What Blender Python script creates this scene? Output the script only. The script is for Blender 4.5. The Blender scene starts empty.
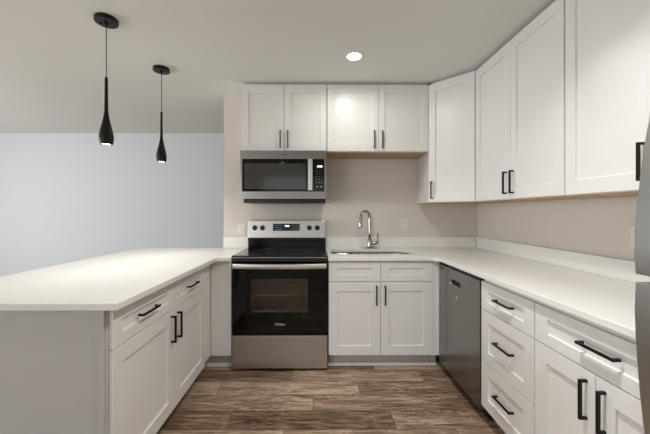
import bpy, bmesh, math, random
from mathutils import Vector, Matrix

random.seed(7)
S = bpy.context.scene
COL = S.collection
PI = math.pi

# ------------------------------------------------------------------ camera
cam_d = bpy.data.cameras.new('camera')
cam = bpy.data.objects.new('camera', cam_d)
COL.objects.link(cam)
cam.location = (0, 0, 1.267)
cam.rotation_euler = (PI / 2, 0, -0.0061)
cam_d.sensor_width = 36
cam_d.lens = 304 / 650 * 36
cam_d.shift_x = 7 / 650
cam_d.shift_y = -5 / 650
cam_d.clip_start = 0.02
S.camera = cam

# ------------------------------------------------------------------ exposure, sky, big lights
S.view_settings.view_transform = 'Standard'
S.view_settings.look = 'None'
S.view_settings.gamma = 1
S.view_settings.use_curve_mapping = False
S.view_settings.exposure = 0.0

world = bpy.data.worlds.new('sky')
S.world = world
world.use_nodes = True
wn = world.node_tree.nodes
sky = wn.new('ShaderNodeTexSky')
sky.sky_type = 'NISHITA'
sky.sun_disc = False
sky.sun_elevation = math.radians(35)
world.node_tree.links.new(sky.outputs[0], wn['Background'].inputs[0])
wn['Background'].inputs[1].default_value = 0.12


def area(name, loc, rot, sx, sy, power, color, shape='RECTANGLE', spread=PI):
    d = bpy.data.lights.new(name, 'AREA')
    d.shape = shape
    d.size = sx
    if shape in ('RECTANGLE', 'ELLIPSE'):
        d.size_y = sy
    d.energy = power
    d.color = color
    d.spread = spread
    o = bpy.data.objects.new(name, d)
    COL.objects.link(o)
    o.location = loc
    o.rotation_euler = rot
    return o


# daylight fill added at three unseen, made-up windows behind / left of the camera
area('added_daylight_rear', (-0.25, -3.55, 1.35), (PI / 2, 0, 0), 2.7, 1.9, 8, (1.0, 0.985, 0.96))
area('added_daylight_rear_dining', (-3.6, -3.55, 1.35), (PI / 2, 0, 0), 2.3, 1.9, 68, (0.94, 0.975, 1.0))
area('added_daylight_left', (-5.72, 1.6, 1.35), (PI / 2, 0, -PI / 2), 2.3, 1.6, 112, (0.94, 0.965, 1.0))

KITCHEN_LIGHT = 4.2
AISLE_LIGHT = 16
REAR_FILL = 6  # two unseen ceiling lights, added to fill the room
PENDANT_LIGHT = 3

# ------------------------------------------------------------------ materials
def srgb(r, g, b):
    f = lambda c: (c / 255 / 12.92) if c / 255 <= 0.04045 else ((c / 255 + 0.055) / 1.055) ** 2.4
    return (f(r), f(g), f(b), 1)


def mat(name, col, rough=0.5, metal=0.0, noise=0.0, nscale=8.0, bump=0.0, bscale=200.0, stretch=None, coat=0.0, spec=0.5, aniso=0.0):
    m = bpy.data.materials.new(name)
    m.use_nodes = True
    nt = m.node_tree
    p = nt.nodes['Principled BSDF']
    p.inputs['Base Color'].default_value = col
    p.inputs['Roughness'].default_value = rough
    p.inputs['Metallic'].default_value = metal
    p.inputs['Coat Weight'].default_value = coat
    p.inputs['Specular IOR Level'].default_value = spec
    p.inputs['Anisotropic'].default_value = aniso
    tc = nt.nodes.new('ShaderNodeTexCoord')
    mp = nt.nodes.new('ShaderNodeMapping')
    nt.links.new(tc.outputs['Object'], mp.inputs['Vector'])
    if stretch:
        mp.inputs['Scale'].default_value = stretch
    n = nt.nodes.new('ShaderNodeTexNoise')
    n.inputs['Scale'].default_value = nscale
    n.inputs['Detail'].default_value = 4
    nt.links.new(mp.outputs[0], n.inputs['Vector'])
    if noise > 0:
        r = nt.nodes.new('ShaderNodeMapRange')
        r.inputs['To Min'].default_value = 1 - noise
        r.inputs['To Max'].default_value = 1 + noise
        nt.links.new(n.outputs['Fac'], r.inputs['Value'])
        mx = nt.nodes.new('ShaderNodeMix')
        mx.data_type = 'RGBA'
        mx.blend_type = 'MULTIPLY'
        mx.inputs['Factor'].default_value = 1
        mx.inputs['A'].default_value = col
        nt.links.new(r.outputs[0], mx.inputs['B'])
        nt.links.new(mx.outputs['Result'], p.inputs['Base Color'])
    if bump > 0:
        n2 = nt.nodes.new('ShaderNodeTexNoise')
        n2.inputs['Scale'].default_value = bscale
        n2.inputs['Detail'].default_value = 3
        nt.links.new(mp.outputs[0], n2.inputs['Vector'])
        b = nt.nodes.new('ShaderNodeBump')
        b.inputs['Strength'].default_value = bump
        b.inputs['Distance'].default_value = 0.002
        nt.links.new(n2.outputs['Fac'], b.inputs['Height'])
        nt.links.new(b.outputs[0], p.inputs['Normal'])
    return m


def emis(name, col, strength):
    m = bpy.data.materials.new(name)
    m.use_nodes = True
    p = m.node_tree.nodes['Principled BSDF']
    p.inputs['Base Color'].default_value = col
    p.inputs['Emission Color'].default_value = col
    p.inputs['Emission Strength'].default_value = strength
    return m


M = {}
M['cab'] = mat('white_cabinet_paint', srgb(229, 227, 224), 0.33, noise=0.012, nscale=3, spec=0.5)
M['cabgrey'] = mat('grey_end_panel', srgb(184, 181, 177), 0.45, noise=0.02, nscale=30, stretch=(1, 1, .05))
M['under'] = mat('raw_maple_ply', srgb(186, 156, 118), 0.6, noise=0.12, nscale=12, stretch=(1, 8, 1))
M['quartz'] = mat('white_quartz', srgb(232, 231, 226), 0.28, noise=0.02, nscale=140)
M['wall'] = mat('greige_wall_paint', srgb(215, 207, 198), 0.75, noise=0.01, nscale=2, bump=0.05, bscale=260)
M['wallgrey'] = mat('cool_grey_wall_paint', srgb(212, 216, 219), 0.75, noise=0.012, nscale=1.2, bump=0.05, bscale=260)
M['ceil'] = mat('ceiling_paint', srgb(225, 225, 220), 0.85, noise=0.01, nscale=2, bump=0.1, bscale=180)
M['trim'] = mat('white_trim_paint', srgb(228, 226, 222), 0.4, noise=0.01)
M['steel'] = mat('brushed_stainless', (0.52, 0.50, 0.475, 1), 0.34, 1.0, noise=0.10, nscale=40, stretch=(0.6, 0.6, 22), bump=0.03, bscale=60)
M['fridgesteel'] = mat('refrigerator_stainless', (0.46, 0.46, 0.44, 1), 0.34, 1.0, noise=0.05, nscale=40, stretch=(18, 18, 0.5))
M['microsteel_dim'] = mat('dimmed_microwave_stainless', (0.27, 0.26, 0.25, 1), 0.28, 1.0, noise=0.10, nscale=40, stretch=(0.6, 0.6, 22))  # same stainless, base darkened to offset bright reflections
M['steelv'] = mat('brushed_stainless_dark_reflection', (0.29, 0.28, 0.265, 1), 0.24, 1.0, noise=0.06, nscale=40, stretch=(18, 18, 0.5))  # stainless darkened in its base colour for the dark floor it reflects
M['satin'] = mat('satin_handle_steel', (0.68, 0.665, 0.64, 1), 0.3, 1.0, noise=0.03)
M['chrome'] = mat('polished_chrome', (0.45, 0.44, 0.43, 1), 0.12, 1.0, noise=0.02)
M['sinksteel'] = mat('satin_sink_steel', (0.36, 0.335, 0.31, 1), 0.25, 1.0, noise=0.05, nscale=20)
M['blackmetal'] = mat('oil_rubbed_black_metal', srgb(24, 20, 18), 0.38, 0.5, noise=0.1, nscale=60)
M['blackglass'] = mat('black_glass', srgb(7, 7, 7), 0.05, noise=0.02, spec=0.3)
M['cooktop'] = mat('cooktop_glass', srgb(12, 12, 12), 0.12, noise=0.02)
M['blackplastic'] = mat('black_plastic', srgb(18, 17, 16), 0.4, noise=0.05)
M['darkgrey'] = mat('dark_grey_enamel', srgb(48, 46, 44), 0.45, noise=0.05)
M['screen'] = mat('perforated_door_screen', srgb(50, 48, 45), 0.14, noise=0.05, nscale=300, coat=0.4)
M['cavity'] = mat('oven_enamel', srgb(180, 165, 148), 0.4, noise=0.15, nscale=9)
M['outlet'] = mat('white_outlet_plastic', srgb(225, 220, 213), 0.4, noise=0.01)
M['slot'] = mat('outlet_slot_dark', srgb(60, 56, 52), 0.6, noise=0.01)
M['toe'] = mat('toe_kick_white', srgb(190, 184, 178), 0.5, noise=0.03)
M['badge'] = mat('silver_badge', srgb(215, 212, 208), 0.35, 0.3, noise=0.01)
M['ring'] = mat('cooktop_ring_print', srgb(70, 70, 70), 0.2, noise=0.01)
M['lens'] = emis('led_lens', (1, 0.95, 0.86, 1), 14)
M['plens'] = emis('pendant_led_lens', (1, 0.93, 0.82, 1), 9)
M['disp'] = emis('display_digits', (0.45, 0.65, 1, 1), 2.2)
M['skyglass'] = None


def glass(name, tint, gloss=0.12):
    m = bpy.data.materials.new(name)
    m.use_nodes = True
    nt = m.node_tree
    for n in list(nt.nodes):
        nt.nodes.remove(n)
    o = nt.nodes.new('ShaderNodeOutputMaterial')
    t = nt.nodes.new('ShaderNodeBsdfTransparent')
    t.inputs[0].default_value = tint
    g = nt.nodes.new('ShaderNodeBsdfGlossy')
    g.inputs['Roughness'].default_value = 0.03
    f = nt.nodes.new('ShaderNodeFresnel')
    f.inputs[0].default_value = 1.5
    a = nt.nodes.new('ShaderNodeMath')
    a.operation = 'ADD'
    a.inputs[1].default_value = gloss
    nt.links.new(f.outputs[0], a.inputs[0])
    x = nt.nodes.new('ShaderNodeMixShader')
    nt.links.new(a.outputs[0], x.inputs[0])
    nt.links.new(t.outputs[0], x.inputs[1])
    nt.links.new(g.outputs[0], x.inputs[2])
    nt.links.new(x.outputs[0], o.inputs[0])
    return m


M['ovenglass'] = glass('smoked_oven_glass', (0.92, 0.88, 0.82, 1), 0.0)
M['pane'] = glass('clear_window_glass', (0.96, 0.97, 0.97, 1), 0.0)


def floor_mat():
    m = bpy.data.materials.new('wood_plank_floor')
    m.use_nodes = True
    nt = m.node_tree
    L = nt.links.new
    p = nt.nodes['Principled BSDF']

    def math_(op, a, b=None, c=None):
        n = nt.nodes.new('ShaderNodeMath')
        n.operation = op
        for i, v in enumerate((a, b, c)):
            if v is None:
                continue
            if isinstance(v, (int, float)):
                n.inputs[i].default_value = v
            else:
                L(v, n.inputs[i])
        return n.outputs[0]
    W, LEN, Y0 = 0.1675, 1.0, 0.767          # plank width / length, row phase
    tc = nt.nodes.new('ShaderNodeTexCoord')
    sep = nt.nodes.new('ShaderNodeSeparateXYZ')
    L(tc.outputs['Object'], sep.inputs[0])
    yy = math_('DIVIDE', math_('SUBTRACT', sep.outputs['Y'], Y0), W)
    row = math_('FLOOR', yy)
    fy = math_('FRACT', yy)
    ph = math_('DIVIDE', math_('ADD', math_('MODULO', math_('ADD', row, 40), 4), 0.5), 4)
    cr = nt.nodes.new('ShaderNodeValToRGB')
    cr.color_ramp.interpolation = 'CONSTANT'
    e = cr.color_ramp.elements
    offs = SEAMS
    e[0].position = 0
    e[0].color = (offs[0],) * 3 + (1,)
    e[1].position = .25
    e[1].color = (offs[1],) * 3 + (1,)
    for i in (2, 3):
        q = e.new(i * .25)
        q.color = (offs[i],) * 3 + (1,)
    L(ph, cr.inputs[0])
    xx = math_('SUBTRACT', math_('DIVIDE', sep.outputs['X'], LEN), cr.outputs[0])
    colm = math_('FLOOR', xx)
    fx = math_('FRACT', xx)
    cmb = nt.nodes.new('ShaderNodeCombineXYZ')
    L(row, cmb.inputs[0])
    L(colm, cmb.inputs[1])
    wn_ = nt.nodes.new('ShaderNodeTexWhiteNoise')
    wn_.noise_dimensions = '2D'
    L(cmb.outputs[0], wn_.inputs['Vector'])
    # grain coordinates, shifted per plank
    sh = math_('MULTIPLY', wn_.outputs['Value'], 37.0)
    c2 = nt.nodes.new('ShaderNodeCombineXYZ')
    L(math_('ADD', math_('MULTIPLY', sep.outputs['X'], 1.0), sh), c2.inputs[0])
    L(math_('MULTIPLY', sep.outputs['Y'], 7.0), c2.inputs[1])
    L(sh, c2.inputs[2])
    n1 = nt.nodes.new('ShaderNodeTexNoise')
    n1.inputs['Scale'].default_value = 1.9
    n1.inputs['Detail'].default_value = 5
    n1.inputs['Distortion'].default_value = 0.8
    L(c2.outputs[0], n1.inputs['Vector'])
    # cathedral rings out of the smooth noise
    ringv = math_('FRACT', math_('MULTIPLY', n1.outputs['Fac'], 13.0))
    ringv = math_('ABSOLUTE', math_('SUBTRACT', ringv, 0.5))
    c3 = nt.nodes.new('ShaderNodeCombineXYZ')
    L(math_('ADD', math_('MULTIPLY', sep.outputs['X'], 5.0), sh), c3.inputs[0])
    L(math_('MULTIPLY', sep.outputs['Y'], 75.0), c3.inputs[1])
    n2 = nt.nodes.new('ShaderNodeTexNoise')
    n2.inputs['Scale'].default_value = 1.0
    n2.inputs['Detail'].default_value = 4
    L(c3.outputs[0], n2.inputs['Vector'])
    n3 = nt.nodes.new('ShaderNodeTexNoise')
    n3.inputs['Scale'].default_value = 2.2
    n3.inputs['Detail'].default_value = 2
    L(c2.outputs[0], n3.inputs['Vector'])
    v = math_('ADD', math_('MULTIPLY', ringv, 0.40), math_('ADD', math_('MULTIPLY', n2.outputs['Fac'], 0.80), -0.09))
    v = math_('ADD', v, math_('MULTIPLY', n3.outputs['Fac'], 0.55))
    v = math_('ADD', v, math_('MULTIPLY', math_('SUBTRACT', wn_.outputs['Value'], 0.5), 0.30))
    ramp = nt.nodes.new('ShaderNodeValToRGB')
    r = ramp.color_ramp.elements
    r[0].position = 0.36
    r[0].color = srgb(62, 44, 33)
    r[1].position = 0.92
    r[1].color = srgb(198, 176, 152)
    q = r.new(0.52); q.color = srgb(112, 87, 69)
    q = r.new(0.70); q.color = srgb(148, 123, 102)
    L(v, ramp.inputs[0])
    # joints
    ey = math_('MINIMUM', fy, math_('SUBTRACT', 1.0, fy))
    ex = math_('MINIMUM', fx, math_('SUBTRACT', 1.0, fx))
    jy = math_('LESS_THAN', ey, 0.0024 / W)
    jx = math_('LESS_THAN', ex, 0.0016 / LEN)
    j = math_('MAXIMUM', jy, jx)
    mx = nt.nodes.new('ShaderNodeMix')
    mx.data_type = 'RGBA'
    L(math_('MULTIPLY', j, 0.75), mx.inputs['Factor'])
    L(ramp.outputs[0], mx.inputs['A'])
    mx.inputs['B'].default_value = srgb(40, 28, 22)
    L(mx.outputs['Result'], p.inputs['Base Color'])
    p.inputs['Roughness'].default_value = 0.42
    b = nt.nodes.new('ShaderNodeBump')
    b.inputs['Strength'].default_value = 0.25
    b.inputs['Distance'].default_value = 0.002
    L(math_('SUBTRACT', v, math_('MULTIPLY', j, 0.8)), b.inputs['Height'])
    L(b.outputs[0], p.inputs['Normal'])
    return m


SEAMS = (0.305, 0.813, 0.47, 0.98)
M['floor'] = floor_mat()

# ------------------------------------------------------------------ mesh helpers
def nb():
    return bmesh.new()


def box(bm, x0, x1, y0, y1, z0, z1):
    vs = [bm.verts.new((x, y, z)) for x in (x0, x1) for y in (y0, y1) for z in (z0, z1)]
    for f in ((0, 1, 3, 2), (4, 6, 7, 5), (0, 4, 5, 1), (2, 3, 7, 6), (0, 2, 6, 4), (1, 5, 7, 3)):
        bm.faces.new([vs[i] for i in f])
    return vs


def cyl(bm, c, r, h, axis='z', seg=32, r2=None):
    mt = Matrix.Translation(c)
    if axis == 'y':
        mt = mt @ Matrix.Rotation(PI / 2, 4, 'X')
    elif axis == 'x':
        mt = mt @ Matrix.Rotation(PI / 2, 4, 'Y')
    bmesh.ops.create_cone(bm, cap_ends=True, segments=seg, radius1=r, radius2=r if r2 is None else r2, depth=h, matrix=mt)


def lathe(bm, prof, seg=40, c=(0, 0, 0)):
    rings = []
    for r, z in prof:
        if r < 1e-5:
            rings.append([bm.verts.new((c[0], c[1], c[2] + z))])
        else:
            rings.append([bm.verts.new((c[0] + r * math.cos(2 * PI * i / seg), c[1] + r * math.sin(2 * PI * i / seg), c[2] + z)) for i in range(seg)])
    for a, b in zip(rings, rings[1:]):
        for i in range(seg):
            k = (i + 1) % seg
            if len(a) == 1 and len(b) > 1:
                bm.faces.new((a[0], b[i], b[k]))
            elif len(b) == 1 and len(a) > 1:
                bm.faces.new((a[i], a[k], b[0]))
            elif len(a) > 1:
                bm.faces.new((a[i], a[k], b[k], b[i]))


def tube(bm, pts, rad, seg=14):
    pts = [Vector(p) for p in pts]
    if not isinstance(rad, (list, tuple)):
        rad = [rad] * len(pts)
    rings = []
    up = None
    for i, p in enumerate(pts):
        t = (pts[min(i + 1, len(pts) - 1)] - pts[max(i - 1, 0)]).normalized()
        if up is None:
            up = t.orthogonal().normalized()
        up = (up - t * up.dot(t)).normalized()
        s = t.cross(up)
        rings.append([bm.verts.new(p + (up * math.cos(2 * PI * k / seg) + s * math.sin(2 * PI * k / seg)) * rad[i]) for k in range(seg)])
    for a, b in zip(rings, rings[1:]):
        for k in range(seg):
            bm.faces.new((a[k], a[(k + 1) % seg], b[(k + 1) % seg], b[k]))
    bm.faces.new(rings[0][::-1])
    bm.faces.new(rings[-1])


def obj(name, bm, m, parent=None, bevel=0.0, seg=2, smooth=False):
    bmesh.ops.recalc_face_normals(bm, faces=bm.faces)
    me = bpy.data.meshes.new(name)
    bm.to_mesh(me)
    bm.free()
    me.materials.append(m)
    o = bpy.data.objects.new(name, me)
    COL.objects.link(o)
    if parent:
        o.parent = parent
    if bevel:
        md = o.modifiers.new('bevel', 'BEVEL')
        md.width = bevel
        md.segments = seg
        md.limit_method = 'ANGLE'
        md.angle_limit = math.radians(35)
    if smooth:
        for f in me.polygons:
            f.use_smooth = True
    return o


def smooth_by_angle(o, ang=35):
    me = o.data
    for f in me.polygons:
        f.use_smooth = True
    me.set_sharp_from_angle(angle=math.radians(ang))


def thing(name, label, cat, loc=(0, 0, 0), rz=0.0, group=None):
    o = bpy.data.objects.new(name, None)
    o.empty_display_size = 0.1
    COL.objects.link(o)
    o.location = loc
    o.rotation_euler = (0, 0, rz)
    o['label'] = label
    o['category'] = cat
    if group:
        o['group'] = group
    return o


def tag(o, label, cat, group=None):
    o['label'] = label
    o['category'] = cat
    if group:
        o['group'] = group
    return o


def struct(name, bm, m, bevel=0.0, parent=None):
    o = obj(name, bm, m, parent, bevel)
    if not parent:
        o['kind'] = 'structure'
    return o


def bxo(name, b, m, parent=None, bevel=0.0):
    bm = nb()
    box(bm, *b)
    return obj(name, bm, m, parent, bevel)


def slab(name, outer, holes, z0, z1, m, bev=0.003, parent=None):
    """flat polygon (with optional holes) turned into a slab with eased edges"""
    cu = bpy.data.curves.new(name, 'CURVE')
    cu.dimensions = '2D'
    cu.fill_mode = 'BOTH'
    for loop in [outer] + holes:
        sp = cu.splines.new('POLY')
        sp.points.add(len(loop) - 1)
        for i, (x, y) in enumerate(loop):
            sp.points[i].co = (x, y, 0, 1)
        sp.use_cyclic_u = True
    cu.extrude = (z1 - z0) / 2 - bev
    cu.bevel_depth = bev
    cu.bevel_resolution = 2
    cu.offset = -bev
    t = bpy.data.objects.new('tmp', cu)
    COL.objects.link(t)
    dg = bpy.context.evaluated_depsgraph_get()
    me = bpy.data.meshes.new_from_object(t.evaluated_get(dg))
    bpy.data.objects.remove(t)
    me.name = name
    me.transform(Matrix.Translation((0, 0, (z0 + z1) / 2)))
    me.materials.clear()
    me.materials.append(m)
    for f in me.polygons:
        f.use_smooth = False
    o = bpy.data.objects.new(name, me)
    COL.objects.link(o)
    if parent:
        o.parent = parent
    return o


def arc(cx, cy, r, a0, a1, n=10):
    return [(cx + r * math.cos(math.radians(a0 + (a1 - a0) * i / n)), cy + r * math.sin(math.radians(a0 + (a1 - a0) * i / n))) for i in range(n + 1)]


def text(name, s, size, m, parent, loc, rot, ext=0.0006):
    cu = bpy.data.curves.new(name, 'FONT')
    cu.body = s
    cu.size = size
    cu.align_x = 'CENTER'
    cu.align_y = 'CENTER'
    cu.extrude = ext
    t = bpy.data.objects.new('tmp', cu)
    COL.objects.link(t)
    dg = bpy.context.evaluated_depsgraph_get()
    me = bpy.data.meshes.new_from_object(t.evaluated_get(dg))
    bpy.data.objects.remove(t)
    me.materials.clear()
    me.materials.append(m)
    from mathutils import Euler
    me.transform(Matrix.Translation(loc) @ Euler(rot).to_matrix().to_4x4())
    o = bpy.data.objects.new(name, me)
    COL.objects.link(o)
    o.parent = parent
    return o


# ------------------------------------------------------------------ room
YW, XR, ZC = 3.07, 1.6355, 2.4346
XL, YR, YD = -5.8, -3.6, 4.52
ZT = 0.9076            # counter top
bm = nb(); box(bm, XL - .1, XR + .1, YR - .1, YD + .1, -0.05, 0); struct('floor', bm, M['floor'])
bm = nb(); box(bm, XL - .1, XR + .1, YR - .1, YD + .1, ZC, ZC + .05); struct('ceiling', bm, M['ceil'])
bm = nb(); box(bm, -0.932, XR, YW, YW + .12, 0, ZC); struct('wall_back', bm, M['wall'])
bm = nb(); box(bm, XR, XR + .1, YR, YD + .1, 0, ZC); struct('wall_right', bm, M['wall'])
bm = nb(); box(bm, XL - .1, XR, YD, YD + .1, 0, ZC); struct('wall_dining', bm, M['wallgrey'])


def wall_with_holes(name, axis, pos, th, a0, a1, holes, m):
    """wall in a plane with rectangular openings (u0,u1,z0,z1)"""
    bm = nb()
    def bb(u0, u1, z0, z1):
        if u1 - u0 < 1e-4 or z1 - z0 < 1e-4:
            return
        if axis == 'y':
            box(bm, u0, u1, pos, pos + th, z0, z1)
        else:
            box(bm, pos, pos + th, u0, u1, z0, z1)
    u = a0
    for (h0, h1, z0, z1) in sorted(holes):
        bb(u, h0, 0, ZC); bb(h0, h1, 0, z0); bb(h0, h1, z1, ZC)
        u = h1
    bb(u, a1, 0, ZC)
    return struct(name, bm, m)


wall_with_holes('wall_rear', 'y', YR - .1, .1, XL, XR, [(-1.6, 1.1, .4, 2.3), (-4.75, -2.45, .4, 2.3)], M['wall'])
wall_with_holes('wall_left', 'x', XL - .1, .1, YR, YD, [(.45, 2.75, .55, 2.15)], M['wallgrey'])


def window(n, axis, pos, u0, u1, z0, z1):  # out-of-view window, added to go with the daylight fill
    def B(bm, a0, a1, c0, c1, d0, d1):
        if axis == 'y':
            box(bm, a0, a1, pos + d0, pos + d1, c0, c1)
        else:
            box(bm, pos + d0, pos + d1, a0, a1, c0, c1)
    bm = nb()
    t = .045
    B(bm, u0, u0 + t, z0, z1, .02, .08); B(bm, u1 - t, u1, z0, z1, .02, .08)
    B(bm, u0 + t, u1 - t, z0, z0 + t, .02, .08); B(bm, u0 + t, u1 - t, z1 - t, z1, .02, .08)
    mid = (u0 + u1) / 2
    B(bm, mid - .02, mid + .02, z0 + t, z1 - t, .02, .08)
    w = struct('window_%d' % n, bm, M['trim'])
    bm = nb()
    B(bm, u0 + t, mid - .02, z0 + t, z1 - t, .045, .05); B(bm, mid + .02, u1 - t, z0 + t, z1 - t, .045, .05)
    struct('pane', bm, M['pane'], parent=w)


window(1, 'y', YR - .1, -1.6, 1.1, .4, 2.3)
window(2, 'y', YR - .1, -4.75, -2.45, .4, 2.3)
window(3, 'x', XL - .1, .45, 2.75, .55, 2.15)
bm = nb(); box(bm, XL + .001, XR - .001, YD - .014, YD - .001, 0.001, .1); struct('baseboard_dining', bm, M['trim'], .003)
bm = nb(); box(bm, XL + .001, XL + .014, YR + .001, YD - .016, 0.001, .1); struct('baseboard_left', bm, M['trim'], .003)
bm = nb(); box(bm, -.947, -.933, YW + .001, YW + .12, 0.001, .1); struct('baseboard_stub', bm, M['trim'], .003)

# ------------------------------------------------------------------ cabinets
DT = 0.019      # door thickness


def shaker(name, u0, u1, z0, z1, parent, rail=0.057, railz=None):
    """shaker front: local x = width, y into cabinet (front face at y=-0.021), z up"""
    bm = nb()
    railz = railz or rail
    yb, yf, yr = -0.002, -0.002 - DT, -0.002 - DT + 0.0095
    def ring(a, b, y):
        return [bm.verts.new(p) for p in ((u0 + a, y, z0 + b), (u1 - a, y, z0 + b), (u1 - a, y, z1 - b), (u0 + a, y, z1 - b))]
    rb = ring(0, 0, yb); rf = ring(0, 0, yf); ri = ring(rail, railz, yf); rr = ring(rail + .001, railz + .001, yr)
    bm.faces.new(rb)
    for a, b in ((rb, rf), (rf, ri), (ri, rr)):
        for i in range(4):
            k = (i + 1) % 4
            bm.faces.new((a[i], a[k], b[k], b[i]))
    bm.faces.new(rr)
    return obj(name, bm, M['cab'], parent, 0.0013)


def handle(parent, u, z, vertical=True, L=0.152):
    bm = nb()
    yf = -0.002 - DT
    s, off, r = 0.0105, 0.030, 0.005
    if vertical:
        box(bm, u - r, u + r, yf - off, yf - off + s, z - L / 2, z + L / 2)
        for q in (z - L / 2, z + L / 2 - s):
            box(bm, u - r, u + r, yf - off + s * .9, yf, q, q + s)
    else:
        box(bm, u - L / 2, u + L / 2, yf - off, yf - off + s, z - r, z + r)
        for q in (u - L / 2, u + L / 2 - s):
            box(bm, q, q + s, yf - off + s * .9, yf, z - r, z + r)
    return obj('handle', bm, M['blackmetal'], parent, 0.0012)


def cabinet(name, label, loc, rz, w, depth, z0, z1, fronts, group, toe=0.0, under=False, toemat=None, sides=True):
    """loc = front-left corner of the face frame on the floor"""
    t = thing(name, label, 'cabinet', (loc[0], loc[1], 0), rz, group)
    bm = nb()
    e = 0.018
    box(bm, 0, e, 0.018, depth, z0, z1)
    box(bm, w - e, w, 0.018, depth, z0, z1)
    box(bm, e, w - e, depth - 0.01, depth, z0, z1)
    box(bm, e, w - e, 0.018, depth - .01, z0, z0 + e)
    if under:
        box(bm, e, w - e, 0.018, depth - .01, z1 - e, z1)
    obj('carcass', bm, M['cab'], t, 0.0008)
    bm = nb()
    box(bm, 0, w, 0, 0.018, z0, z1)
    obj('face_frame', bm, M['cab'], t, 0.0008)
    if toe:
        obj_ = bxo('toe_kick', (0.002, w - .002, toe, toe + .015, 0.001, z0 - .001), M['toe'], t)
    if under:
        bxo('top_filler', (0.001, w - .001, .022, depth - .001, z1 + .0003, ZC - .001), M['cab'], t)
        bxo('underside', (0.001, w - .001, .019, depth - .001, z0 - .005, z0 - .0003), M['under'], t)
    for f in fronts:
        kind, u0, u1, a, b = f[:5]
        rail = f[5] if len(f) > 5 else 0.057
        railz = f[6] if len(f) > 6 else rail
        hd = f[7] if len(f) > 7 else None
        o = shaker(kind, u0, u1, a, b, t, rail, railz)
        if hd:
            handle(o, *hd)
    return t


G_U = 'white shaker wall cabinets'
G_B = 'white shaker base cabinets'
UY = 2.747            # face-frame plane of the back uppers
UB, UT = 1.3558, 2.4062
UBS = 1.8125
Z1 = 2.4085
# over microwave
w = .764
cabinet('wall_cabinet', 'short white two-door wall cabinet directly above the microwave', (-.668, UY), 0, w, YW - UY - .002, UBS - .003, Z1,
        [('door', .003, w / 2 - .0015, UBS, UT, .056, .068, (w / 2 - .034, UBS + .105)),
         ('door', w / 2 + .0015, w - .003, UBS, UT, .056, .068, (w / 2 + .034, UBS + .105))], G_U, under=True)
w = .922
cabinet('wall_cabinet', 'short white two-door wall cabinet over the sink, right of the one above the microwave', (.098, UY), 0, w, YW - UY - .002, UBS - .003, Z1,
        [('door', .003, w / 2 - .0015, UBS, UT, .056, .068, (w / 2 - .038, UBS + .105)),
         ('door', w / 2 + .0015, w - .01, UBS, UT, .056, .068, (w / 2 + .034, UBS + .105))], G_U, under=True)
# right wall uppers
cabinet('wall_cabinet', 'tall white two-door wall cabinet on the right wall next to the angled corner cabinet', (1.310, 2.458), -PI / 2, .886, XR - 1.31 - .002, UB - .003, Z1,
        [('door', .007, .4425, UB, UT, .060, .070, (.4415 - .034, 1.465)),
         ('door', .4455, .882, UB, UT, .060, .070, (.4445 + .034, 1.465))], G_U, under=True)
cabinet('wall_cabinet', 'tall white wall cabinet on the right wall nearest the camera, beside the refrigerator', (1.310, 1.571), -PI / 2, .781, XR - 1.31 - .002, UB - .003, Z1,
        [('door', .005, .419, UB, UT, .060, .070, (.419 - .034, 1.465)),
         ('door', .422, .778, UB, UT, .060, .070, (.422 + .034, 1.465))], G_U, under=True)
# diagonal corner upper
A = Vector((1.025, 2.747)); B = Vector((1.3095, 2.4605))
t = thing('corner_wall_cabinet', 'tall white angled corner wall cabinet with one door, right of the sink', 'cabinet', (A.x, A.y, 0), -PI / 4, G_U)
rot = Matrix.Rotation(PI / 4, 2)
def loc2(p):
    return tuple(rot @ (Vector(p) - A))
poly = [loc2(p) for p in ((A.x, A.y), (B.x, B.y), (XR - .002, B.y), (XR - .002, YW - .002), (A.x, YW - .002))]
bm = nb()
lo = [bm.verts.new((x, y, UB - .003)) for x, y in poly]; hi = [bm.verts.new((x, y, Z1)) for x, y in poly]
bm.faces.new(lo); bm.faces.new(hi)
for i in range(5):
    bm.faces.new((lo[i], lo[(i + 1) % 5], hi[(i + 1) % 5], hi[i]))
obj('carcass', bm, M['cab'], t, 0.0008)
bm = nb()
cx_ = sum(p[0] for p in poly) / 5; cy_ = sum(p[1] for p in poly) / 5
ins = [(cx_ + (x - cx_) * .90, cy_ + (y - cy_) * .90) for x, y in poly]
lo = [bm.verts.new((x, y, Z1 + .0003)) for x, y in ins]; hi = [bm.verts.new((x, y, ZC - .001)) for x, y in ins]
bm.faces.new(lo); bm.faces.new(hi)
for i in range(5):
    bm.faces.new((lo[i], lo[(i + 1) % 5], hi[(i + 1) % 5], hi[i]))
obj('top_filler', bm, M['cab'], t)
bm = nb()
ins = [(x * .985 + .004, y * .985 + .004) for x, y in poly]
lo = [bm.verts.new((x, y, UB - .008)) for x, y in ins]; hi = [bm.verts.new((x, y, UB - .0032)) for x, y in ins]
bm.faces.new(lo); bm.faces.new(hi)
for i in range(5):
    bm.faces.new((lo[i], lo[(i + 1) % 5], hi[(i + 1) % 5], hi[i]))
obj('underside', bm, M['under'], t)
wd = (B - A).length
d = shaker('door', .004, wd - .014, UB, UT, t, .060, .070)
handle(d, .035, 1.462)

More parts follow.
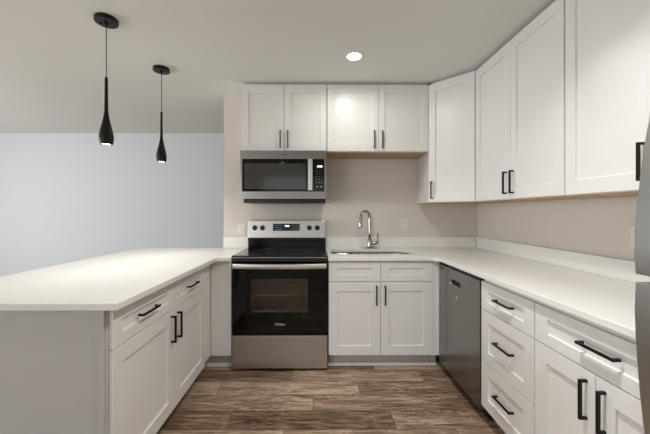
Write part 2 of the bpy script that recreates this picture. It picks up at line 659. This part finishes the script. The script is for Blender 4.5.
# sink base
w = .836
SZD = .866
cabinet('sink_base_cabinet', 'white sink base cabinet with two false drawer fronts and two doors under the sink', (.0985, 2.454), 0, w, YW - 2.454 - .002, .115, .8765,
        [('drawer_front', .003, w / 2 - .0015, .711, SZD, .07, .05), ('drawer_front', w / 2 + .0015, w - .001, .711, SZD, .07, .05),
         ('door', .003, w / 2 - .0015, .12, .706, .070, .074, (w / 2 - .035, .602)),
         ('door', w / 2 + .0015, w - .001, .12, .706, .070, .074, (w / 2 + .035, .602))], G_B, toe=.062)
fp = bxo('filler_panel', (.936, .992, 2.440, 2.456, .115, .8765), M['cab'], None, .0008)
bxo('toe_kick', (.936, .992, 2.516, 2.531, .001, .1), M['toe'], fp)
tag(fp, 'narrow white filler strip between the sink cabinet and the dishwasher', 'panel')
tag(bxo('base_shoe_moulding', (.0985, .992, 2.498, 2.5145, .001, .03), M['trim'], None, .004), 'white shoe moulding along the toe kick below the sink cabinet', 'moulding')

# right run
XF = 1.016          # face-frame plane of the right base run
RB = .108
def z(v): return v
w = .447
rows = [(.690, .853), (.384, .686), (RB, .380)]
fr = []
for a, b in rows:
    fr.append(('drawer', .003, w - .003, a, b, .070, .050 if b - a < .2 else .066, (w / 2 + .010, (a + b) / 2 + .009, False, .148)))
cabinet('drawer_base_cabinet', 'white three-drawer base cabinet between the dishwasher and the double-door base', (XF, 1.828), -PI / 2, w, XR - XF - .002, .105, .8765, fr, G_B, toe=.062)
w = .600
cabinet('base_cabinet', 'white base cabinet with one wide drawer over two doors, beside the refrigerator', (XF, 1.380), -PI / 2, w, XR - XF - .002, .105, .8765,
        [('drawer', .003, w - .003, .690, .853, .072, .050, (.322, .782, False, .148)),
         ('door', .003, .3015, RB, .686, .070, .074, (.3015 - .034, .578, True, .147)),
         ('door', .3045, w - .003, RB, .686, .070, .074, (.3045 + .035, .576, True, .147))], G_B, toe=.062)

# peninsula (faces +X)
XP = -.845
w = 1.205
c = cabinet('peninsula_cabinet', 'white peninsula base cabinet with two drawers over two doors, left side of the aisle', (XP, 1.2325), PI / 2, w, .588, .12, .8765,
        [('drawer', .006, .538, .708, .864, .065, .050, (.255, .789, False, .155)),
         ('drawer', .542, 1.026, .708, .864, .065, .050, (.784, .789, False, .155)),
         ('door', .006, .538, .125, .704, .070, .074, (.538 - .036, .600)),
         ('door', .542, 1.026, .125, .704, .070, .074, (.542 + .036, .600))], G_B, toe=.07)
# end panel at the front end: framed stile + recessed field, local x<0
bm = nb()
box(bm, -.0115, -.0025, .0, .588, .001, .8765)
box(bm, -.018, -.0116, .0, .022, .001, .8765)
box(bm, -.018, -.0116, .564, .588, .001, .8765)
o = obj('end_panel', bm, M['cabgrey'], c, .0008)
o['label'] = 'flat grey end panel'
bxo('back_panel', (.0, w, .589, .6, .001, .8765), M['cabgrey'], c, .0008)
# blind corner behind the peninsula, its face is the filler left of the range
t = thing('corner_base_cabinet', 'plain white corner base panel between the peninsula and the left side of the range', 'cabinet', (-1.45, 2.442, 0), 0, G_B)
bm = nb()
box(bm, 0.606, .771, 0, .018, .115, .8765)
box(bm, .753, .771, .018, .62, .115, .8765)
box(bm, 0.0, .753, .606, .62, .115, .8765)
box(bm, 0.0, .018, .018, .606, .001, .8765)
obj('carcass', bm, M['cab'], t, .0008)
bxo('toe_kick', (.54, .771, .06, .075, .001, .113), M['toe'], t)
bxo('shoe_moulding', (.552, .771, .045, .0595, .001, .03), M['trim'], t, .004)

# ------------------------------------------------------------------ countertops
CZ0 = ZT - .029
XLc, XRc, YC = -.782, .970, 2.407
yn = 1.199
r = .07
outer = [(-1.755, yn), (XLc, yn), (XLc, YC - r)] + [(XLc + r - r * math.cos(a), YC - r + r * math.sin(a)) for a in [PI / 2 * i / 8 for i in range(1, 9)]] + \
        [(-.6745, YC), (-.6745, YW - .002), (-1.755, YW - .002)]
tag(slab('countertop', outer, [], CZ0, ZT, M['quartz']), 'white quartz countertop of the peninsula on the left, under the two pendant lamps', 'countertop')


def rrect(x0, x1, y0, y1, rr):
    if isinstance(rr, (int, float)):
        rr = (rr,) * 4
    return arc(x0 + rr[0], y0 + rr[0], rr[0], 180, 270, 8) + arc(x1 - rr[1], y0 + rr[1], rr[1], 270, 360, 8) + \
        arc(x1 - rr[2], y1 - rr[2], rr[2], 0, 90, 8) + arc(x0 + rr[3], y1 - rr[3], rr[3], 90, 180, 8)


SX0, SX1, SY0, SY1 = .128, .884, 2.590, 2.945
hole = rrect(SX0, SX1, SY0, SY1, (.07, .10, .16, .07))
outer = [(.0965, YC), (XRc - r, YC)] + [(XRc - r + r * math.sin(a), YC - r + r * math.cos(a)) for a in [PI / 2 * i / 8 for i in range(1, 9)]] + \
        [(XRc, .792), (XR - .002, .792), (XR - .002, YW - .002), (.0965, YW - .002)]
tag(slab('countertop', outer, [hole], CZ0, ZT, M['quartz']), 'L-shaped white quartz countertop with the sink, running along the back and right walls', 'countertop')
tag(bxo('backsplash', (-.931, -.675, YW - .021, YW - .002, ZT + .0005, 1.016), M['quartz'], None, .002), 'short white quartz backsplash strip left of the range', 'backsplash')
tag(bxo('backsplash', (.097, XR - .0225, YW - .021, YW - .002, ZT + .0005, 1.016), M['quartz'], None, .002), 'long white quartz backsplash strip behind the sink faucet', 'backsplash')
tag(bxo('backsplash', (XR - .021, XR - .002, .792, YW - .002, ZT + .0005, 1.016), M['quartz'], None, .002), 'long white quartz backsplash strip on the right wall', 'backsplash')

# ------------------------------------------------------------------ sink
t = thing('kitchen_sink', 'stainless undermount double-bowl sink set in the white counter', 'sink', (.49, 2.73, CZ0 - .19))


def bowl(name, x0, x1, y0, y1, rad, depth):
    bm = nb()
    top = CZ0 - .002
    prof = [(0.0, top), (-.004, top - .02), (-.006, top - depth + .05), (-.02, top - depth + .012), (-.05, top - depth)]
    rings = []
    for off, zz in prof:
        lp = rrect(x0 - off, x1 + off, y0 - off, y1 + off, tuple(max(.02, q + off) for q in rad))
        rings.append([bm.verts.new((x - .49, y - 2.73, zz - (CZ0 - .19))) for x, y in lp])
    # outer flange
    lp = rrect(x0 - .012, x1 + .012, y0 - .012, y1 + .012, tuple(q + .012 for q in rad))
    fl = [bm.verts.new((x - .49, y - 2.73, top - (CZ0 - .19))) for x, y in lp]
    rings.insert(0, fl)
    n = len(fl)
    for a, b in zip(rings, rings[1:]):
        for i in range(n):
            bm.faces.new((a[i], a[(i + 1) % n], b[(i + 1) % n], b[i]))
    bm.faces.new(rings[-1])
    o = obj(name, bm, M['sinksteel'], t, smooth=True)
    md = o.modifiers.new('s', 'SOLIDIFY'); md.thickness = .0015; md.offset = 1
    bm = nb()
    cx, cy = (x0 + x1) / 2 - .49, (y0 + y1) / 2 - 2.73 + .03
    lathe(bm, [(0, .002), (.03, .002), (.042, .006), (.045, .003), (.045, .0)], 28, (cx, cy, top - depth - (CZ0 - .19)))
    obj('drain', bm, M['chrome'], o, smooth=True)
    return o


bowl('bowl', SX0 + .004, .352, SY0 + .004, SY1 - .03, (.07, .06, .06, .07), .17)
bowl('bowl', .382, SX1 - .004, SY0 + .004, SY1 - .004, (.06, .10, .15, .06), .19)

# ------------------------------------------------------------------ faucet
FX, FY = .530, 3.006
t = thing('faucet', 'chrome gooseneck pull-down kitchen faucet with side lever behind the sink', 'faucet', (FX, FY, ZT))
bm = nb()
pl = rrect(-.075, .075, -.027, .027, .0265)
lo = [bm.verts.new((x + .01, y, .0005)) for x, y in pl]; hi = [bm.verts.new((x * .96 + .01, y * .94, .008)) for x, y in pl]
bm.faces.new(lo); bm.faces.new(hi)
for i in range(len(pl)):
    bm.faces.new((lo[i], lo[(i + 1) % len(pl)], hi[(i + 1) % len(pl)], hi[i]))
smooth_by_angle(obj('base_plate', bm, M['chrome'], t))
bm = nb()
lathe(bm, [(0, .008), (.027, .008), (.027, .016), (.024, .022), (.023, .03), (.0225, .085), (.018, .094), (0, .094)])
obj('body', bm, M['chrome'], t, smooth=True)
dx, dy = -.74, -.67
R = .068
pts = [(0, 0, .07), (0, 0, .15), (0, 0, .24), (0, 0, .30)]
for i in range(1, 19):
    a = PI * .97 * i / 18
    q = R * (1 - math.cos(a))
    pts.append((dx * q, dy * q, .30 + R * math.sin(a)))
bm = nb(); tube(bm, pts, .0135)
obj('spout', bm, M['chrome'], t, smooth=True)
p = Vector(pts[-1])
bm = nb()
tube(bm, [p + Vector((0, 0, .004)), p + Vector((0, 0, -.012)), p + Vector((-.002, -.003, -.04)), p + Vector((-.004, -.006, -.085)), p + Vector((-.004, -.007, -.098))], [.0145, .0160, .0175, .0205, .0185], 18)
obj('spray_head', bm, M['chrome'], t, smooth=True)
bm = nb()
tube(bm, [(.0, 0, .05), (.05, -.004, .053), (.074, -.006, .056)], [.016, .016, .015], 16)
tube(bm, [(.072, -.006, .053), (.076, -.006, .08), (.079, -.004, .148)], [.009, .0075, .008], 12)
obj('lever', bm, M['chrome'], t, smooth=True)

# ------------------------------------------------------------------ range
RX, RY = -.2885, 2.417
t = thing('electric_range', 'freestanding stainless electric range with black glass door between the peninsula and sink cabinets', 'range', (RX, RY, 0))
W2 = .378
bm = nb()
box(bm, -W2, -W2 + .03, .046, .64, .02, .9)
box(bm, W2 - .03, W2, .046, .64, .02, .9)
box(bm, -W2 + .03, W2 - .03, .61, .64, .02, .9)
box(bm, -W2 + .03, W2 - .03, .046, .61, .02, .28)
box(bm, -W2 + .03, W2 - .03, .046, .61, .80, .9)
obj('body', bm, M['darkgrey'], t, .001)
bm = nb()
x0, x1, y0, y1, z0, z1 = -.29, .29, .05, .58, .33, .77
vs = box(bm, x0, x1, y0, y1, z0, z1)
bm.faces.ensure_lookup_table()
for f in [f for f in bm.faces if abs(f.calc_center_median().y - y0) < 1e-4]:
    bm.faces.remove(f)
cav = obj('oven_cavity', bm, M['cavity'], t)
for zz in (.45, .58):
    bm = nb()
    tube(bm, [(-.285, .09, zz), (.285, .09, zz)], .0042, 8)
    tube(bm, [(-.285, .5, zz), (.285, .5, zz)], .0035, 8)
    for i in range(13):
        xx = -.27 + i * .045
        tube(bm, [(xx, .09, zz), (xx, .5, zz)], .0022, 6)
    obj('oven_rack', bm, M['chrome'], t)
bm = nb()
dz0, dz1 = .290, .868
wx0, wx1, wz0, wz1 = -.236, .222, .462, .735
box(bm, -W2, wx0, 0, .044, dz0, dz1); box(bm, wx1, W2, 0, .044, dz0, dz1)
box(bm, wx0, wx1, 0, .044, dz0, wz0); box(bm, wx0, wx1, 0, .044, wz1, dz1)
dr = obj('oven_door', bm, M['blackglass'], t, 0)
bxo('window', (wx0, wx1, .0, .004, wz0, wz1), M['ovenglass'], dr)
bm = nb()
n = 16
prev = None
ring = []
for i in range(n + 1):
    s = -1 + 2 * i / n
    x = s * .368
    yy = -.028 - .026 * (1 - s * s)
    zz = .842
    ring.append([bm.verts.new((x, yy - .011, zz - .018)), bm.verts.new((x, yy - .016, zz)), bm.verts.new((x, yy - .011, zz + .018)), bm.verts.new((x, yy + .006, zz + .021)), bm.verts.new((x, yy + .006, zz - .021))])
for a, b in zip(ring, ring[1:]):
    for k in range(5):
        bm.faces.new((a[k], a[(k + 1) % 5], b[(k + 1) % 5], b[k]))
bm.faces.new(ring[0]); bm.faces.new(ring[-1])
for s in (-1, 1):
    box(bm, s * .352 - .014, s * .352 + .014, -.030, .0, .826, .858)
obj('door_handle', bm, M['satin'], dr, .002)
text('brand_lettering', 'Whirlpool', .021, M['badge'], dr, (.0, -.0006, .372), (PI / 2, 0, 0))
bm = nb()
tube(bm, [(-.04 + .008 * i, -.0008, .372 + .006 + .006 * math.sin(i * .42)) for i in range(10)], .0008, 6)
obj('brand_swoosh', bm, M['badge'], dr)
bxo('vent_trim', (-W2, W2, .012, .045, .8705, .9), M['blackplastic'], t, .002)
bxo('storage_drawer', (-W2, W2, .0, .044, .022, .284), M['steel'], t, .004)
bxo('cooktop', (-W2 - .002, W2 + .002, -.004, .600, .9085, .921), M['cooktop'], t, .003)
bxo('cooktop_trim', (-W2, W2, .006, .60, .9005, .908), M['satin'], t, .002)
for (x, y, rr) in ((-.19, .16, .105), (.19, .16, .085), (-.19, .42, .08), (.19, .42, .105), (0, .46, .05)):
    bm = nb()
    for r0 in (rr, rr * .62):
        lathe(bm, [(r0, .9212), (r0, .9216), (r0 + .003, .9216), (r0 + .003, .9212)], 40, (x, y, 0))
    obj('burner_ring', bm, M['ring'], t)
bm = nb(); box(bm, -W2, W2, .565, .64, .9215, 1.012)
bg = obj('backguard', bm, M['blackglass'], t, .002)
bm = nb()
vs = box(bm, -W2 - .001, W2 + .001, .548, .64, 1.013, 1.186)
for v in bm.verts:
    if v.co.y < .6 and v.co.z > 1.1:
        v.co.y += .018
obj('control_panel', bm, M['steel'], t, .005)
def ry(zz):
    return .548 + .018 * (zz - 1.013) / .173
bm = nb()
vs = box(bm, -.134, .128, 0, .004, 1.083, 1.152)
for v in bm.verts:
    v.co.y = ry(v.co.z) - (.0015 if v.co.y < .002 else -.003)
dp = obj('display', bm, M['blackglass'], t)
bm = nb()
for i, (x, wdt) in enumerate(((-.018, .004), (-.010, .009), (.003, .009), (.016, .009))):
    box(bm, x, x + wdt, ry(1.13) - .003, ry(1.13) - .001, 1.122, 1.138)
obj('digits', bm, M['disp'], dp)
for i in range(5):
    for k in range(3):
        for s in (-1, 1):
            x = s * (.05 + i * .016)
            zz = 1.095 + k * .02
            bxo('button', (x - .004, x + .004, ry(zz) - .0022, ry(zz) - .001, zz - .0012, zz + .0012), M['badge'], dp)
for x in (-.312, -.236, .222, .300):
    bm = nb()
    yk = ry(1.112)
    cyl(bm, (x, yk - .009, 1.112), .0255, .018, 'y', 28, .021)
    box(bm, x - .006, x + .006, yk - .030, yk - .016, 1.090, 1.134)
    k = obj('knob', bm, M['blackplastic'], t, .0015)
for s in (-1, 1):
    for y in (.08, .6):
        bm = nb(); cyl(bm, (s * .34, y, .0105), .015, .019, 'z', 16)
        obj('foot', bm, M['blackplastic'], t)

# ------------------------------------------------------------------ microwave
t = thing('microwave', 'stainless over-the-range microwave with black glass door hung above the range', 'microwave', (-.2885, 2.668, 1.345))
O = 1.345
H0, H1 = 1.383 - O, 1.806 - O
bxo('body', (-.377, .377, .034, .398, H0, H1), M['darkgrey'], t, .002)
gx0, gx1, gz0, gz1 = -.361, .361, 1.447 - O, 1.733 - O
bm = nb()
box(bm, -.378, gx0, 0, .033, H0, H1); box(bm, gx1, .378, 0, .033, H0, H1)
box(bm, gx0, gx1, 0, .033, H0, gz0); box(bm, gx0, gx1, 0, .033, gz1, H1)
ff = obj('front_frame', bm, M['microsteel_dim'], t, 0)
sp = .245
d = bxo('door', (gx0 + .0005, sp, .002, .033, gz0 + .0005, gz1 - .0005), M['blackglass'], t)
bxo('window_screen', (gx0 + .02, sp - .045, .0008, .002, gz0 + .022, gz1 - .04), M['screen'], d)
bxo('window_border', (gx0 + .055, sp - .075, .0002, .0008, gz0 + .04, gz1 - .065), M['screen'], d)
bm = nb()
for z0_ in (gz0 + .008,):
    box(bm, sp - .028, sp + .012, -.040, -.026, gz0 + .006, gz1 - .006)
    box(bm, sp - .018, sp + .002, -.026, .002, gz0 + .02, gz0 + .045)
    box(bm, sp - .018, sp + .002, -.026, .002, gz1 - .045, gz1 - .02)
obj('door_handle', bm, M['satin'], d, .004)
cp = bxo('control_panel', (sp + .0015, gx1 - .0005, .002, .033, gz0 + .0005, gz1 - .0005), M['blackglass'], t)
bm = nb()
for x, wdt in ((.298, .005), (.306, .010), (.319, .010), (.332, .010)):
    box(bm, x, x + wdt, .0005, .002, 1.659 - O, 1.676 - O)
obj('digits', bm, M['disp'], cp)
for k, zz in enumerate((1.625, 1.60, 1.575, 1.55, 1.525)):
    for i in range(3):
        bxo('button', (.288 + i * .022, .297 + i * .022, .0008, .002, zz - O, zz + .0018 - O), M['badge'], cp)
for x in (.292, .326):
    bxo('button', (x, x + .012, .0008, .002, 1.485 - O, 1.492 - O), M['badge'], cp)
text('brand_lettering', 'Whirlpool', .017, M['slot'], ff, (.005, -.0006, 1.771 - O), (PI / 2, 0, 0))
bxo('vent_grille', (-.36, .372, .05, .38, .004, H0 - .001), M['blackplastic'], t, .003)

# ------------------------------------------------------------------ dishwasher
t = thing('dishwasher', 'stainless built-in dishwasher with a small pocket handle, right of the sink cabinet', 'dishwasher', (.992, 2.434, 0), -PI / 2)
DWW = .600
bxo('tub', (.004, DWW - .004, .03, .58, .10, .862), M['darkgrey'], t)
# door with pocket handle opening
bm = nb()
px0, px1, pz0, pz1 = .215, .350, .744, .777
zt, zb = .850, .072
box(bm, .003, px0, 0, .029, zb, zt); box(bm, px1, DWW - .003, 0, .029, zb, zt)
box(bm, px0, px1, 0, .029, zb, pz0); box(bm, px0, px1, 0, .029, pz1, zt)
door = obj('door', bm, M['steelv'], t, 0)
bxo('pocket_handle', (px0 + .001, px1 - .001, .018, .028, pz0 + .001, pz1 - .001), M['blackplastic'], door)
bxo('label_plate', (.180, .214, -.001, .0, .738, .748), M['badge'], door)
bxo('badge', (.03, .075, -.001, 0, .822, .828), M['slot'], door)
bm = nb(); cyl(bm, (.29, -.001, .66), .007, .002, 'y', 16); obj('emblem', bm, M['badge'], door)
bxo('control_strip', (.003, DWW - .003, .006, .03, .853, .876), M['blackplastic'], t, .001)
bxo('toe_panel', (.003, DWW - .003, .06, .075, .002, .098), M['blackplastic'], t)

# ------------------------------------------------------------------ refrigerator
t = thing('refrigerator', 'stainless top-freezer refrigerator at the right edge beside the counter', 'refrigerator', (.816, .0, 0))
bxo('case', (.065, .80, .0, .768, .03, 1.74), M['darkgrey'], t, .004)


def fdoor(name, z0, z1):
    bm = nb()
    n = 14
    f0, f1 = [], []
    for i in range(n + 1):
        zz = z0 + (z1 - z0) * i / n
        k = .235 if zz > 1.1 else .165
        x = k * (zz - 1.10) ** 2
        if i in (0, n):
            x += .004
        f0.append((x, zz))
    loops = []
    for yy in (.0, .777):
        lp = [bm.verts.new((x, yy, zz)) for x, zz in f0] + [bm.verts.new((max(.055, f0[-1][0] + .01), yy, z1)), bm.verts.new((max(.055, f0[0][0] + .01), yy, z0))]
        loops.append(lp)
    a, b = loops
    m = len(a)
    for i in range(m):
        bm.faces.new((a[i], a[(i + 1) % m], b[(i + 1) % m], b[i]))
    bm.faces.new(a); bm.faces.new(b)
    o = obj(name, bm, M['fridgesteel'], t, .003)
    smooth_by_angle(o, 25)
    return o


fz = fdoor('freezer_door', 1.108, 1.75)
def fh(par, z0, z1, xoff):
    bm = nb()
    tube(bm, [(xoff, .06, z0), (xoff - .045, .06, z0 + .03), (xoff - .045, .06, z1 - .03), (xoff, .06, z1)], .009, 10)
    obj('handle', bm, M['satin'], par)
fh(fz, 1.13, 1.42, .0)
rd = fdoor('refrigerator_door', .09, 1.088)
fh(rd, .60, 1.06, .01)
bxo('toe_grille', (.07, .10, .02, .75, .001, .08), M['blackplastic'], t)

# ------------------------------------------------------------------ outlets
def outlet(loc, rz, label, switch=False):
    t = thing('wall_outlet', label, 'outlet', loc, rz, 'white wall outlets')
    bxo('cover_plate', (-.035, .035, -.006, -.0005, -.057, .057), M['outlet'], t, .002)
    for zz in (-.024, .024):
        bm = nb()
        cyl(bm, (0, -.007, zz), .017, .003, 'y', 24)
        f = obj('receptacle', bm, M['outlet'], t, .0005)
        bm = nb()
        box(bm, -.0075, -.0055, -.0092, -.0084, zz - .002, zz + .007)
        box(bm, .0055, .0075, -.0092, -.0084, zz - .002, zz + .006)
        cyl(bm, (0, -.0088, zz - .008), .0028, .0008, 'y', 12)
        obj('slots', bm, M['slot'], f)


outlet((-.752, YW, 1.092), 0, 'white wall outlet left of the range, above the short backsplash')
outlet((.893, YW, 1.137), 0, 'white wall outlet on the back wall right of the faucet')
outlet((XR, 2.705, 1.155), -PI / 2, 'white wall outlet on the right wall near the kitchen corner')
outlet((XR, 1.534, 1.142), -PI / 2, 'white wall outlet on the right wall beside the refrigerator')

# ------------------------------------------------------------------ recessed lights
def downlight(x, y, label, power, spread=135):
    t = thing('recessed_light', label, 'ceiling light', (x, y, ZC), 0, 'recessed ceiling lights')
    bm = nb()
    lathe(bm, [(.052, -.0005), (.052, -.004), (.056, -.006), (.068, -.005), (.071, -.0005)], 40)
    obj('trim_ring', bm, M['trim'], t, smooth=True)
    bm = nb()
    lathe(bm, [(0, -.0035), (.0515, -.0035), (.0515, -.0008), (0, -.0008)], 40)
    obj('lens', bm, M['lens'], t)
    d = bpy.data.lights.new('downlight_lamp', 'AREA')
    d.shape = 'DISK'; d.size = .10; d.energy = power; d.color = (1, .985, .96); d.spread = math.radians(spread)
    o = bpy.data.objects.new('downlight_lamp', d); COL.objects.link(o); o.parent = t; o.location = (0, 0, -.012)


downlight(.285, 2.275, 'round recessed ceiling light glowing above the sink', KITCHEN_LIGHT, 168)
downlight(.42, .95, 'round recessed ceiling light over the middle of the aisle', AISLE_LIGHT)
downlight(.9, -1.7, 'round recessed ceiling light added out of view behind the camera', REAR_FILL)  # this one and the next are added fill, out of view
downlight(-.8, -1.9, 'round recessed ceiling light added out of view near the added rear window', REAR_FILL)

# ------------------------------------------------------------------ pendants
def pendant(x, y, label, zb=1.674):
    t = thing('pendant_lamp', label, 'pendant lamp', (x, y, ZC), 0, 'black pendant lamps over the peninsula')
    bm = nb()
    lathe(bm, [(0, -.0005), (.062, -.0005), (.063, -.003), (.063, -.023), (.061, -.025), (0, -.025)], 48)
    ca = obj('canopy', bm, M['blackmetal'], t)
    smooth_by_angle(ca)
    for s in (-1, 1):
        bm = nb(); cyl(bm, (s * .036, 0, -.0275), .006, .005, 'z', 14)
        obj('screw', bm, M['blackplastic'], ca)
    bm = nb(); lathe(bm, [(0, -.025), (.011, -.025), (.009, -.038), (.004, -.042), (0, -.042)], 20)
    obj('cord_grip', bm, M['blackmetal'], ca, smooth=True)
    H = ZC - zb
    ztop = -H + .405
    bm = nb(); tube(bm, [(0, 0, -.03), (0, 0, ztop)], .0024, 8)
    obj('cord', bm, M['blackplastic'], t)
    bm = nb()
    prof = [(0, ztop), (.0085, ztop), (.0090, ztop - .10), (.0105, ztop - .20), (.0145, ztop - .235), (.0225, ztop - .275), (.0325, ztop - .318),
            (.0385, ztop - .352), (.0385, ztop - .375), (.035, ztop - .396), (.0315, ztop - .405), (.0295, ztop - .405), (.0285, ztop - .395), (0, ztop - .395)]
    lathe(bm, prof, 40)
    smooth_by_angle(obj('shade', bm, M['blackmetal'], t), 50)
    bm = nb()
    lathe(bm, [(0, -H + .004), (.024, -H + .004), (.026, -H + .008), (0, -H + .0095)], 28)
    obj('lens', bm, M['plens'], t)
    d = bpy.data.lights.new('pendant_bulb', 'AREA')
    d.shape = 'DISK'; d.size = .045; d.energy = PENDANT_LIGHT; d.color = (1, .955, .88); d.spread = math.radians(150)
    o = bpy.data.objects.new('pendant_bulb', d); COL.objects.link(o); o.parent = t; o.location = (0, 0, -H - .002)


pendant(-1.268, 1.845, 'slim black teardrop pendant lamp nearer the camera, larger in view')
pendant(-1.258, 2.48, 'slim black teardrop pendant lamp farther back, nearer the kitchen wall')
